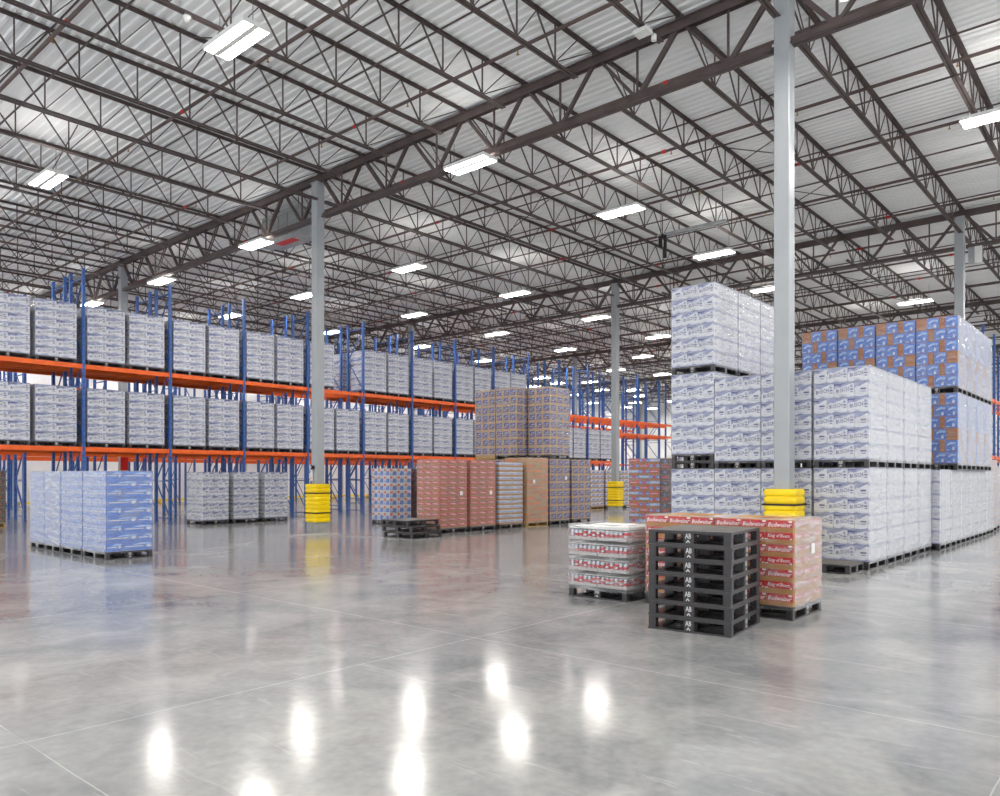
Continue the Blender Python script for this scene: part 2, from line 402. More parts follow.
def pallet_mesh(W, D, kind='black', marks=True):
    key = ('p', round(W,3), round(D,3), kind, marks)
    if key in _cache: return _cache[key]
    mb = MB(); x, y = W/2, D/2; H = PH
    if kind == 'black':
        mb.cbox(-x, -y, H-.026, x, y, H-.003, 'black', .012); mb.cbox(-x+.006, -y+.006, H-.003, x-.006, y-.006, H-.001, 'sheendust', .012)
        bw = .078
        for i in (-1, 0, 1):
            for j in (-1, 0, 1):
                bw = .078 if i and j else .105
                cx, cy = i*(x-bw/2-.001), j*(y-bw/2-.001)
                mb.cbox(cx-bw/2, cy-bw/2, .018, cx+bw/2, cy+bw/2, H-.026, 'black', .01)
        for j in (-1, 0, 1):
            cy = j*(y-.055); mb.box(-x, cy-.055, 0, x, cy+.055, .018, 'black')
            cx = j*(x-.055)
            for sgn in (-1, 1):
                a, b = sorted((sgn*.055, sgn*(y-.11))); mb.box(cx-.055, a, 0, cx+.055, b, .018, 'black')
        for j in range(-3, 4):     # ribs under the deck
            mb.box(-x+.01, j*y/4-.008, H-.045, x-.01, j*y/4+.008, H-.028, 'black')
        if marks:
            for s in range(4):
                art_on(mb, s, -x, -y, .0, x, y, H, [('t', 'AB', (.462,.46,.538,.82) if s in (0,2) else (.468,.46,.532,.82), 0, 'blackmark', .02, 0),
                       ('p', [(.475,.2),(.50,.38),(.525,.2),(.515,.16),(.50,.28),(.485,.16)], 'blackmark')])
    else:
        for k in range(7):
            cx = -x+.05+k*(W-.1)/6; mb.box(cx-.045, -y, H-.02, cx+.045, y, H-.001, 'wood')
        for j in (-1, 0, 1):
            cy = j*(y-.03); mb.box(-x, cy-.025, .02, x, cy+.025, H-.02, 'wood')
        for k in range(4):
            cx = -x+.05+k*(W-.1)/3; mb.box(cx-.045, -y, 0, cx+.045, y, .02, 'wood')
    _cache[key] = mb.mesh('pallet'); return _cache[key]

def load(kind, x1, y0, z0, label, group=None, mode='stack', wood=False, heavy=False, rz=0, name='pallet_load', paper=None):
    """x1 = the +X edge, y0 = the -Y edge of the load"""
    base, fx, fy, h, nl, W, D, art = KINDS[kind]; H = PH+nl*h
    t = thing(name, label, 'pallet load', (x1-W/2, y0+D/2, z0), rz, group)
    ob('pallet', pallet_mesh(W, D, 'wood' if wood else 'black'), t)
    if mode == 'cases':
        for (l, i, j, a, b, c, d, s) in cells(kind):
            ob('carton', case_mesh(kind, l+i+j if kind != 'red' else l+2*(i+j), c-a, d-b, s), t, (a, b, PH+l*h))
    elif mode == 'layers':
        for l in range(nl): ob('carton_layer', layer_mesh(kind, l), t, (0, 0, PH+l*h))
    else: ob('carton_stack', stack_mesh(kind), t)
    ob('stretch_wrap', wrap_mesh(W, D, H, heavy), t)
    if paper:
        s, u, z = paper; mb = MB(); w = .05
        if s == 1: mb.box(W/2+.016, u-w, z-.055, W/2+.018, u+w, z+.055, 'paper')
        ob('paper_label', mb, t)
    return t

# ------------------------------------------------------------------ setting
X0, X1, Y0, Y1 = -43.3, 11.0, -6.0, 72.4
GX = [-42.99+12.708*i for i in range(5)]            # column lines across: -42.99 -30.29 -17.58 -4.87 7.84
GY = [-2.22+14.882*j for j in range(6)]             # -2.22 12.66 27.54 42.42 57.31 72.19
ZT = 9.61; ZG = 9.79; ZJ = 9.87                     # column top, girder top, joist top
mb = MB(); mb.box(X0, Y0, -.2, X1, Y1, 0, 'floor'); struct('floor', mb)
# corrugated roof deck, ribs running along X
mb = MB(); per = .2; vs = []; fs = []; y = Y0; k = 0
prof = [(0, 0), (.06, 0), (.085, .03), (.175, .03)]
pts = []
while y < Y1:
    for a, b in prof: pts.append((y+a, ZJ+.002+b))
    y += per
for (a, b) in pts: vs += [(X0, a, b), (X1, a, b)]
fs = [(2*i, 2*i+2, 2*i+3, 2*i+1) for i in range(len(pts)-1)]
mb.add(vs, fs, 'deck')
mb.box(X0, Y0, ZJ+.06, X1, Y1, ZJ+.2, 'deck'); struct('ceiling', mb)
mb = MB(); mb.box(X0-.2, Y0, 0, X0, Y1, ZJ+.2, 'wall')
for k in range(11): mb.box(X0, -4+7.4*k-.02, 0, X0+.004, -4+7.4*k+.02, ZJ, 'concrete')
struct('wall_left', mb)
mb = MB(); mb.box(X0, Y1, 0, X1, Y1+.2, ZJ+.2, 'wall')
for k in range(7): mb.box(X0+7.4*k-.02, Y1-.004, 0, X0+7.4*k+.02, Y1, ZJ, 'concrete')
struct('wall_far', mb)
mb = MB()
mb.box(X0+.25, -2, .10, X0+.37, 70, .22, 'yellow')
for k in range(24): mb.box(X0, -1+3*k, 0, X0+.3, -.9+3*k, .2, 'yellow')
tag(ob('guard_rail', mb), 'low yellow guard rail running along the foot of the white wall', 'guard rail')

# columns
def col_mesh():
    mb = MB(); w = .128; mb.cbox(-w, -w, .24, w, w, ZT-.03, 'column', .012); mb.box(-.15, -.15, ZT-.03, .15, .15, ZT, 'column')
    return mb.mesh('column_shaft')
def pier_mesh():
    mb = MB(); mb.cbox(-.225, -.225, 0, .225, .225, .24, 'concrete', .03); return mb.mesh('concrete_pier')
def guard_mesh():
    mb = MB(); n = 40; prof = []; z0, z1 = .245, 1.295; R = .268
    zs = []; nb = 9; per = (z1-z0)/nb
    for k in range(nb):
        for f, r in ((0,-.018),(.12,-.004),(.3,0),(.62,0),(.84,-.004),(.94,-.018)): zs.append((z0+(k+f)*per, r))
    zs.append((z1, -.018))
    def ring(z, r):
        out = []; c = .09; h = R+r
        for q, (sx, sy) in enumerate(((1,1),(-1,1),(-1,-1),(1,-1))):
            for t in range(5):
                a = PI/2*q+PI/2*t/4; out.append((sx*(h-c)+c*math.cos(a), sy*(h-c)+c*math.sin(a), z))
        return out
    vs = []; m = 20
    for z, r in zs: vs += ring(z, r)
    fs = [(k*m+i, k*m+(i+1) % m, (k+1)*m+(i+1) % m, (k+1)*m+i) for k in range(len(zs)-1) for i in range(m)]
    o = len(vs); vs += [(x*.6, y*.6, z) for x, y, z in ring(z1, -.018)]
    fs += [((len(zs)-1)*m+i, (len(zs)-1)*m+(i+1) % m, o+(i+1) % m, o+i) for i in range(m)]
    mb.add(vs, fs, 'yellow')
    mb.box(-.270, .10, z0+.01, -.254, .115, z1-.01, 'strap')   # seam between the two halves
    return mb.mesh('guard_shell')
def strap_mesh():
    mb = MB(); h = .274
    for a, b, c, d in ((-h,-h,h,-h+.01),(-h,h-.01,h,h),(-h,-h,-h+.01,h),(h-.01,-h,h,h)): mb.box(a, b, -.016, c, d, .016, 'strap')
    return mb.mesh('strap')
CM, PM, GM, SM = col_mesh(), pier_mesh(), guard_mesh(), strap_mesh()
cnames = {(2,1): 'tall grey steel column behind the blue carton loads, yellow guard with nine ribs', (3,1): 'nearest grey steel column, rising beside the block of white loads',
          (3,2): 'grey steel column rising behind the blue-and-brown carton stacks', (2,2): 'grey steel column with yellow guard beside the red-and-blue carton load',
          (1,1): 'grey steel column standing in the racks with a red sign on it', (1,2): 'grey steel column behind the loaded racks, directly under a ceiling light',
          (1,3): 'small distant grey column behind the violet-patterned upper loads'}
cnames[(2,1)] = 'tall grey steel column in front of the racks, whole yellow guard visible at its foot'
for i, x in enumerate(GX):
    for j, y in enumerate(GY):
        if i == 4 or j == 0: 
            if not (i in (3, 4) and j in (1,)): continue
        if i == 4: continue
        if i == 3 and j > 2: lab = f'grey steel column on the near column line, {ORD[j-1]} along it'
        elif j == 5 or i == 0: lab = f'pale steel column against the white wall, {ORD[i]} across and {ORD[j-1]} deep'
        else: lab = cnames.get((i, j), f'distant grey column, {ORD[i]} line from the side wall, {ORD[j-1]} row deep')
        dx = {(3,1): .07, (2,1): -.16, (3,2): -.06}.get((i, j), 0)
        t = thing('steel_column', lab, 'column', (x+dx if i else x+.15, y if j < 5 else y-.2, 0), 0, 'roof columns')
        ob('column_shaft', CM, t); ob('concrete_pier', PM, t)
        if i in (2, 3) or (i == 1 and j > 2):
            g = thing('column_guard', {(2,1): 'ribbed yellow plastic column guard with two black straps, open floor around it',
                 (3,1): 'yellow column guard rising behind the near red-and-brown cartons', (2,2): 'yellow column guard beside the red-and-blue carton load'}.get((i, j),
                 f'yellow column guard on the {ORD[i]} column line, {ORD[j-1]} row deep'), 'column guard', (x+dx, y, 0), 0, 'yellow column guards')
            gs = ob('guard_shell', GM, g)
            for z in (1.04, .50): ob('strap', SM, gs, (0, 0, z))

# ------------------------------------------------------------------ roof steel
NP = 7; PX = 12.708/NP       # joist spacing 1.815
def girder():
    L = 12.708; tc, bc, wb = MB(), MB(), MB()
    for s in (-.055, .055):
        tc.box(0, s-.045, ZG-.02, L, s+.045, ZG, 'steel'); tc.box(0, s-.008 if s < 0 else s-.008, ZT, L, s+.008, ZG-.02, 'steel')
        bc.box(.12, s-.045, 8.60, L-.12, s+.045, 8.62, 'steel'); bc.box(.12, s-.01, 8.62, L-.12, s+.01, 8.71, 'steel')
    zt, zb = ZG-.1, 8.66
    for k in range(NP):
        xm = (k+.5)*PX
        for a in (k*PX+.06, (k+1)*PX-.06):
            heavy = (k < 2 and a < xm) or (k >= NP-2 and a > xm)
            for s in (-.03, .03): wb.bar((a, s, zt), (xm, s, zb), .02 if not heavy else .03, .055 if not heavy else .075, 'steel')
        wb.bar((xm, 0, zb), (xm, 0, zt), .035, .035, 'steel')
    return tc.mesh('top_chord'), bc.mesh('bottom_chord'), wb.mesh('web_bars')
GMs = girder()
def joist(atcol):
    L = 14.882; tc, bc, wb = MB(), MB(), MB(); zt0, zt1 = ZJ-.055, ZJ-.002; zb0, zb1 = 9.08, 9.13
    for s in (-.035, .035):
        tc.box(s-.026, .0, zt1-.008, s+.026, L, zt1, 'steel'); tc.box(s*.4-.004, .0, zt0, s*.4+.004, L, zt1-.008, 'steel')
        e = .13 if atcol else .72
        bc.box(s-.026, e, zb0, s+.026, L-e, zb0+.008, 'steel'); bc.box(s*.4-.004, e, zb0+.008, s*.4+.004, L-e, zb1+.005, 'steel')
    tc.box(-.06, -.0, ZG, .06, .1, ZJ-.01, 'steel'); tc.box(-.06, L-.1, ZG, .06, L, ZJ-.01, 'steel')
    nb = 12; y0 = 1.38; st = (L-2*y0)/(nb-1); zb, zt = zb1-.01, zt0+.01
    for i in range(nb):
        yb = y0+i*st
        ya = yb-st/2 if i else .15; yc = yb+st/2 if i < nb-1 else L-.15
        r = .011 if 2 < i < 9 else .014
        wb.bar((0, ya, zt), (0, yb, zb), .026, .026, 'steel'); wb.bar((0, yc, zt), (0, yb, zb), .018, .018, 'steel')
        wb.bar((0, yb, zb), (0, yb, zt), .024, .024, 'steel')
        if i == 0: wb.bar((0, yb-.7, zt), (0, yb, zb), .018, .018, 'steel')
        if i == nb-1: wb.bar((0, yb+.7, zt), (0, yb, zb), .018, .018, 'steel')
    return tc.mesh('top_chord'), bc.mesh('bottom_chord'), wb.mesh('web_bars')
JM, JC = joist(False), joist(True)
bayname = ['over the front floor', 'past the near column', 'beyond the second row of columns', 'far down the hall', 'against the far wall']
rowname = ['nearest', 'second', 'third', 'fourth', 'fifth']
for j in range(1, 5):
    for i in range(4):
        t = thing('roof_girder', f'dark steel roof girder in the {rowname[j-1]} girder row, {ORD[3-i]} span from the near column side', 'roof girder', (GX[i], GY[j], 0), 0, 'roof girders')
        for n, me in zip(('top_chord', 'bottom_chord', 'web_bars'), GMs): ob(n, me, t)
nj = int((10.5-GX[0])/PX)+1
for j in range(5):
    for k in range(nj):
        x = GX[0]+.3+k*PX if k == 0 else GX[0]+k*PX
        if j == 0 and x > 2: continue
        ms = JC if k % NP == 0 else JM
        t = thing('roof_joist', f'open-web steel roof joist {bayname[j]}, {ORD[nj-1-k]} from open side', 'roof joist', (x, GY[j], 0), 0, 'open-web roof joists')
        for n, me in zip(('top_chord', 'bottom_chord', 'web_bars'), ms): ob(n, me, t)
# bridging bars and sprinkler lines along X
def sprinkler(y, n):
    t = thing('sprinkler_pipe', f'dark sprinkler pipe crossing under the roof deck, {ORD[n]} from the camera end', 'sprinkler pipe', (0, y, 9.62), 0, 'sprinkler pipes')
    mb = MB(); mb.cyl((X0+.5, 0, 0), (X1-.3, 0, 0), .036, 'pipe', 10)
    ob('pipe', mb, t)
    hd = _cache.get('head')
    if hd is None:
        mb = MB(); mb.cyl((0,0,-.03), (0,0,-.11), .012, 'brass', 8); mb.cyl((0,0,-.11), (0,0,-.118), .03, 'brass', 10); hd = _cache['head'] = mb.mesh('sprinkler_head')
    cp = _cache.get('coupl')
    if cp is None:
        mb = MB(); mb.cyl((-.05,0,0), (.05,0,0), .045, 'redpaint', 10); cp = _cache['coupl'] = mb.mesh('pipe_coupling')
    for k in range(16):
        x = -41+3.1*k+(n % 2)*.7
        if x < 9: ob('sprinkler_head', hd, t, (x, 0, 0))
    for k in range(6):
        ob('pipe_coupling', cp, t, (-38+8.1*k-(n*1.7) % 4, 0, 0))
n = 0; y = 14.15-2.976*6
while y < 71:
    if not any(abs(y-g) < .25 for g in GY): sprinkler(y, n); n += 1
    y += 2.976
n = 0
for j in range(5):
    for f in (3.75, 7.44, 11.2):
        for z, nm, d in ((9.785, 'upper', 0), (9.10, 'lower', .12)):
            yy = GY[j]+f+d
            if yy > Y1-.5 or yy < Y0: continue
            mb = MB(); mb.box(X0+.4, -.019, -.003, X1-.3, .019, .003, 'steel'); mb.box(X0+.4, -.003, -.022, X1-.3, .003, .016, 'steel')
            z2 = z if nm == 'upper' else 9.066
            tag(ob('joist_bridging', mb, loc=(0, yy, z2)), f'thin dark {nm} bridging angle across the joists, {ORD[j*3+int(f//3.7)-1]} line from the camera', 'bridging', 'joist bridging angles')
# crossed bridging between neighbouring joists
mbx = MB()
mbx.bar((.03, 0, 9.12), (PX-.03, 0, 9.80), .02, .02, 'steel'); mbx.bar((.03, 0, 9.80), (PX-.03, 0, 9.12), .02, .02, 'steel'); XM = mbx.mesh('crossed_bars')
for j in range(5):
    for f in (5.6, 9.3):
        t = thing('cross_bridging', f'crossed bracing bars between joists, {ORD[(j*2)+(f>6)]} line from the camera', 'bracing', (0, GY[j]+f, 0), 0, 'crossed joist bracing')
        for k in range(1, nj-1):
            if (k+j) % 4 == 0: ob('crossed_bars', XM, t, (GX[0]+k*PX, 0, 0))

# ------------------------------------------------------------------ lights
def fixture_meshes():
    h = MB(); L, W = .61, .23
    h.box(-L, -W, 0, L, W, .02, 'housing'); h.box(-L, -.048, -.05, L, .048, 0, 'housing')
    for s in (-1, 1):
        h.box(-L, s*W-.008, -.06, L, s*W+.008, .0, 'housing'); h.box(s*L-.008, -W, -.06, s*L+.008, W, 0, 'housing')
    h.box(-.2, -.07, .02, .2, .07, .07, 'housing')
    for s in (-1, 1): h.box(-L+.05, s*.14-.05, .021, L-.05, s*.14+.05, .028, 'upfill')  # glowing strips added on top to brighten the roof deck
    a = MB(); a.box(-L+.012, -W+.01, -.045, L-.012, -.05, -.006, 'lamp')
    b = MB(); b.box(-L+.012, .05, -.045, L-.012, W-.01, -.006, 'lamp')
    r = MB()
    r.bar((0, 0, .02), (0, 0, .58), .008, .008, 'rod')
    return h.mesh('housing'), a.mesh('lamp_lens'), b.mesh('lamp_lens'), r.mesh('hanger_wire')
FH, FA, FB, FR = fixture_meshes()
seen = [(-11.21,6.44),(-19.8,6.57),(-20.61,12.5),(-11.75,12.45),(-10.84,17.25),(-19.12,17.29),(-18.79,22.4),(-27.05,12.63),(-25.13,17.3),
 (-24.5,22.44),(-10.73,22.49),(-18.94,28.12),(-11.21,27.99),(-7.62,33.92),(-2.47,17.42),(-24.69,28.08),(-24.98,34.06),(-30.97,34.12),(-19.17,33.96),
 (-27.23,42.75),(-32.74,12.47),(-30.66,17.33),(-30.5,22.5),(-35.82,27.85),(-30.27,28.16),(-33.35,42.75),(-37.08,46.38),(-32.18,47.0),(-26.08,46.74),(-32.54,53.61)]
desc = ['brightest twin-strip ceiling light, over the open floor near the photo\'s upper corner','twin-strip ceiling light above the shelf loads near the frame edge','twin-strip ceiling light beside the grey ceiling cooler unit','twin-strip ceiling light hanging by the girder before the near column']
extra_and_fill = [(-11.3,.8),(-19.5,.8),(-3.0,11.5),(-3.0,6.5),(-3.0,.8),(4.5,12.3),(4.5,6.5),(4.5,.8),(4.5,17.4),(4.5,22.5),(4.5,28.0),(4.5,34),(-2.5,22.5),(-2.6,28.1),(-1.5,34),(-26.5,6.6),(-33,6.6),(-39,12.35),(-39,6.6),(-39,19),
         (-19,39.5),(-11,39.5),(-3,39.5),(-19,46),(-11,46),(-3,46),(-38,34),(-19,53.5),(-11,53.5),(-26,53.5),(-38,53.5),(-19,63),(-11,63),(-3,58),(-30,63),(-38,63)] + [(-41.2, 6.6+6*q) for q in range(11)] + [(-34.5, 40+6*q) for q in range(6)] + [(-40+5.5*q, 69.5) for q in range(9)] + [(-23, 58), (-23, 39)]  # appended side-wall, aisle and far-wall lamps added to brighten the far hall
for k, (x, y) in enumerate(seen+extra_and_fill):
    if k < len(desc): lab = desc[k]
    else:
        place = 'above the block of white loads' if x > -8 and y > 11 else 'over the open floor' if x > -22.5 and y < 25 else 'above the loaded racks' if y < 36 else 'far down the hall'
        lab = f'twin-strip or added fill light {place}, {round(math.hypot(x, y))} metres off, {ORD[min(len(ORD)-1, sum(1 for (a, b) in (seen+extra_and_fill) if a > x+.01))]} from open side'
    t = thing('ceiling_light', lab, 'ceiling light', (x, y, 8.50), 0, 'twin-strip ceiling lights')
    fh = ob('housing', FH, t); ob('lamp_lens', FA, fh); ob('lamp_lens', FB, fh); ob('hanger_wire', FR, t, (.5, 0, 0)); ob('hanger_wire', FR, t, (-.5, 0, 0))

# ------------------------------------------------------------------ racks
RB = 2.597; RY = 8.92
def post_mesh():
    mb = MB(); mb.box(-.045, -.04, 0, .045, .04, 7.62, 'blue')
    for k in range(40): mb.box(.0455, -.012, .12+.18*k, .0465, .012, .16+.18*k, 'strap')
    return mb.mesh('upright_post')
def brace_mesh():
    mb = MB(); d = 1.05; z = .15; k = 0
    mb.bar((-.02, 0, z), (-d+.02, 0, z), .03, .03, 'blue')
    while z < 7.3:
        a, b = (-.04, -d+.04) if k % 2 == 0 else (-d+.04, -.04)
        mb.bar((a, 0, z), (b, 0, min(z+1.2, 7.5)), .03, .03, 'blue'); z += 1.2; k += 1
        mb.bar((-.02, 0, min(z, 7.5)), (-d+.02, 0, min(z, 7.5)), .03, .03, 'blue')
    return mb.mesh('frame_bracing')
def beam_mesh():
    mb = MB(); mb.box(-.025, .04, -.13, .025, RB-.04, 0, 'orange'); mb.box(-.03, .04, -.04, .03, RB-.04, -.03, 'orange')
    return mb.mesh('shelf_beam')
def conn_mesh():
    mb = MB(); mb.box(-.04, -.004, -.19, .04, .004, .03, 'orange'); mb.cyl((-.01,0,-.15),(.045,0,-.15),.008,'strap',6); return mb.mesh('beam_connector')
def foot_mesh():
    mb = MB(); mb.box(-.065, -.06, 0, .065, .06, .012, 'blue'); mb.cyl((.055,.045,.01),(.055,.045,.03),.008,'strap',6); return mb.mesh('foot_plate')
CONN, FOOT = conn_mesh(), foot_mesh()
def tie_mesh():
    mb = MB()
    for f in (.3, .75): mb.box(-.98, RB*f-.02, -.05, -.07, RB*f+.02, -.01, 'orange')
    return mb.mesh('beam_tie')
POST, BRACE, BEAM, TIE = post_mesh(), brace_mesh(), beam_mesh(), tie_mesh()
ZLV = {0: 2.37, 1: 4.80, 2: 4.05}
def rack(xf, k0, k1, levels, label, y0=RY, top=None):
    t = thing('pallet_rack', label, 'pallet rack', (xf, y0, 0), 0)
    for k in range(k0, k1+1):
        
        for x in (-.045, -1.005):
            p = ob('upright_post', POST, t, (x, k*RB, 0)); ob('foot_plate', FOOT, p)
        ob('frame_bracing', BRACE, t, (0, k*RB, 0))
        if k < k1:
            for lv in levels(k):
                for x in (-.045, -1.005):
                    bm_ = ob('shelf_beam', BEAM, t, (x, k*RB, ZLV[lv]))
                    if xf > -25:
                        for yy in (.044, RB-.044): ob('beam_connector', CONN, bm_, (0, yy, 0))
                ob('beam_tie', TIE, t, (0, k*RB, ZLV[lv]))
    return t
rack(-24.0, -1, 14, lambda k: (0, 1) if k < 11 else (1, 2) if k < 14 else (), 'long blue and orange pallet rack facing the open floor, two beam levels')
rack(-25.42, -1, 14, lambda k: (0, 1) if k < 11 else (1, 2), 'blue and orange pallet rack standing back to back behind the front rack')
rack(-28.98, -1, 15, lambda k: (0,) if k < 9 else (0, 1), 'empty blue and orange rack across the first aisle behind the loaded racks')
rack(-30.62, -1, 15, lambda k: (0, 1), 'empty rack backing onto the first-aisle rack, around the red-signed column')
rack(-37.6, -1, 15, lambda k: (0,) if k < 5 else (0, 1), 'empty blue and orange rack one aisle in from the yellow guard rail')
rack(-39.2, -1, 15, lambda k: (0,), 'rearmost empty rack, next to the white side wall')
rack(-5.6, 0, 8, lambda k: (0, 1), 'blue and orange rack glimpsed beyond the blue-and-brown stacks', 36.2)

# ------------------------------------------------------------------ loads on the racks
for k in range(-1, 11):
    for s in (0, 1):
        for lv in (0, 1):
            if lv == 1 and (k > 7 or (k, s) == (3, 1)): continue
            y = RY+k*RB+.12+s*1.22
            side = 'nearer' if s == 0 else 'farther'
            load('whitef', -24.06, y, ZLV[lv], f'wrapped white carton load, front rack {"upper" if lv else "lower"} shelf, {ORD[k+1]} bay, {side} of the pair', 'white carton loads on the front rack')
            if lv == 1 and k in (3, 6, 7): continue
            if lv == 0 and k > 8: continue
            load('whitef', -25.48, y, ZLV[lv], f'white carton load in the back rack, {"upper" if lv else "lower"} shelf, {ORD[k+1]} bay, {side}', 'white carton loads on the back rack')

# ------------------------------------------------------------------ floor loads
load('brown', -25.7, 6.55, 0, 'grey-brown carton load with orange motifs on a wooden pallet under the rack', wood=True)
for i, y in enumerate((11.78, 12.84, 13.95)):
    t = load('white', -22.45, y, 0, f'white carton load on the floor before the rack, {("nearest","middle","farthest")[i]} of the three', 'three white loads before the rack', rz=PI/2)
    t.location = (-22.45-.515, y+.43, 0)
for i, x in enumerate((-14.34, -15.42, -16.50, -17.36)):
    t = load('blue', x, 5.70, 0, f'blue carton load on black pallet, {("at the aisle-side end","second from the aisle-side end","third from the aisle-side end, heavily wrapped","last and deepest")[i]} of the row', 'four blue carton loads in a row',
         mode='cases' if i == 0 else 'layers', heavy=(i == 2), rz=0 if i < 2 else PI/2)
    if i > 1: t.location = (x-.42, 5.70+.52, 0)
# middle group
load('redtall', -14.3, 14.0, 0, 'tall red-and-kraft carton load directly behind the low three-pallet stack', 'tall red carton loads', 'layers', paper=(1, .28, 1.05))
load('redtall', -14.3, 15.17, 0, 'tall red-and-kraft carton load beside the blue-and-white striped one', 'tall red carton loads', 'layers', paper=(1, .3, 1.05))
load('bstripe', -14.28, 16.35, 0, 'tall blue-and-white striped carton load on a black pallet', None, 'layers')
load('orangeb', -14.25, 17.56, 0, 'tall kraft carton load with orange print on a wooden pallet', None, 'layers', wood=True, paper=(1, -.2, 1.35))
load('purple', -14.3, 18.72, 0, 'kraft carton load with violet squares carrying another load on top', None, 'layers', paper=(1, .3, 1.45))
load('purple', -14.3, 19.88, 0, 'kraft carton load with violet squares at the far end, nothing on top', None, 'layers')
load('purple', -15.25, 18.25, 0, 'violet-square carton load hidden below the wider upper pair, inner one', None)
load('purple', -16.14, 18.25, 0, 'violet-square carton load hidden below the wooden-palleted upper load', None)
load('purpleu', -14.3, 18.72, 2.04, 'upper violet-square carton load stacked at the aisle edge', 'upper violet-square loads', 'layers', heavy=True)
load('purpleu', -15.25, 18.25, 2.04, 'upper violet-square carton load in the middle of the three', 'upper violet-square loads', 'layers', heavy=True)
load('purpleu', -16.14, 18.25, 2.04, 'upper violet-square carton load on a yellowish wooden pallet', 'upper violet-square loads', 'layers', heavy=True, wood=True)
load('square', -18.2, 15.65, 0, 'carton load patterned with blue, white and orange squares', None, 'layers')
load('dark', -18.2, 16.75, 0, 'dark carton load with red motifs behind the square-patterned load', None, 'layers')
load('multi', -9.6, 17.1, 0, 'tall brown carton load striped in red and blue beside the column', None, 'layers')
for i, y in enumerate((28.5, 29.7, 30.95)):
    load('water', -19.45, y, 0, f'distant blue-and-white carton load behind the second guarded column, {("nearest","middle","farthest")[i]} of three', 'distant blue-and-white loads', 'layers', wood=(i == 0))
# near red loads
load('red', -2.94, 8.0, 0, 'low red beer carton load with bare red side, beside the black pallet stack', None, 'cases', heavy=False, paper=(1, .12, .72))
load('red', -3.82, 8.0, 0, 'low red beer carton load directly behind the black pallet stack', None, 'cases')

# can load
def can_load():
    W, D, h = .86, .84, .19
    t = thing('can_pallet_load', 'low wrapped load of red and silver cans on a black pallet', 'pallet load', (-4.85-W/2, 7.86+D/2, 0))
    ob('pallet', pallet_mesh(W, D), t)
    cm = []
    for v in range(2):
        mb = MB(); r = .0315; n = 14
        mb.cyl((0,0,0), (0,0,.008), .026, 'alu', n, r); mb.cyl((0,0,.008), (0,0,.105), r, 'red' if v else 'alu', n); mb.cyl((0,0,.105), (0,0,.12), r, 'alu', n, .026)
        if v:
            mb.cyl((0,0,.008), (0,0,.02), r+.0004, 'alu', n); mb.cyl((0,0,.045), (0,0,.07), r+.0004, 'alu', n)
        else: mb.cyl((0,0,.04), (0,0,.075), r+.0004, 'red', n)
        cm.append(mb.mesh('beverage_can'))
    rnd = random.Random(3)
    for l in range(4):
        z = PH+l*h
        for a in range(2):
            for b in range(3):
                mb = MB(); x0, y0 = -W/2+a*W/2, -D/2+b*D/3; x1, y1 = x0+W/2, y0+D/3
                mb.box(x0+.003, y0+.003, z, x1-.003, y1-.003, z+.008, 'film')
                for (p, q, r_, s) in ((x0+.003,y0+.003,x1-.003,y0+.006),(x0+.003,y1-.006,x1-.003,y1-.003),(x0+.003,y0+.003,x0+.006,y1-.003),(x1-.006,y0+.003,x1-.003,y1-.003)):
                    mb.box(p, q, z, r_, s, z+.045, 'film')
                ob('can_tray', mb, t)
        mb = MB(); mb.box(-W/2+.08, -D/2+.08, z+.01, W/2-.08, D/2-.08, z+.12, 'tray'); 
        ob('inner_case', mb, t)
        mb = MB()
        for s_ in range(12):
            for side in (0, 1):
                c = ((-W/2+.04+s_*(W-.08)/11), D/2-.042) if side else (-W/2+.042, -D/2+.04+s_*(D-.08)/11)
                mb.cyl((c[0], c[1], z+.01), (c[0], c[1], z+.135), .0315, 'alu', 8)
        o = ob('back_cans', mb, t); o['kind'] = 'stuff'
        for s_ in range(13):
            ob('beverage_can', cm[1 if rnd.random() < .5 else 0], t, (-W/2+.04+s_*(W-.08)/12, -D/2+.042, z+.012))
        for s_ in range(1, 12):
            ob('beverage_can', cm[1 if rnd.random() < .5 else 0], t, (W/2-.042, -D/2+.042+s_*(D-.08)/11, z+.012))
        mb = MB(); zz = z+h-.045
        mb.box(-W/2+.01, -D/2+.01, zz, W/2-.01, D/2-.01, zz+.03 if l == 3 else zz+.006, 'paper'); ob('pack_film', mb, t)
    ob('stretch_wrap', wrap_mesh(W, D, PH+4*h, True), t)
can_load()

# black pallet stacks
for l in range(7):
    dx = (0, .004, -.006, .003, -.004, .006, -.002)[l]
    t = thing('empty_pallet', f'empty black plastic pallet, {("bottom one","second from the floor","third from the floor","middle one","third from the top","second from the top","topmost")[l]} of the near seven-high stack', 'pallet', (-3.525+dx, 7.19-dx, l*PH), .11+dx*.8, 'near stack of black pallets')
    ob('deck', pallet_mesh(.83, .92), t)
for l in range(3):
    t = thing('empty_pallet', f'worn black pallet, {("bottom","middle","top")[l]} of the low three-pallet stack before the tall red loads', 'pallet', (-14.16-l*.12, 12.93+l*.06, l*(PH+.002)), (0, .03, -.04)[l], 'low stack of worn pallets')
    ob('deck', pallet_mesh(1.05, 1.02, 'black', False), t)

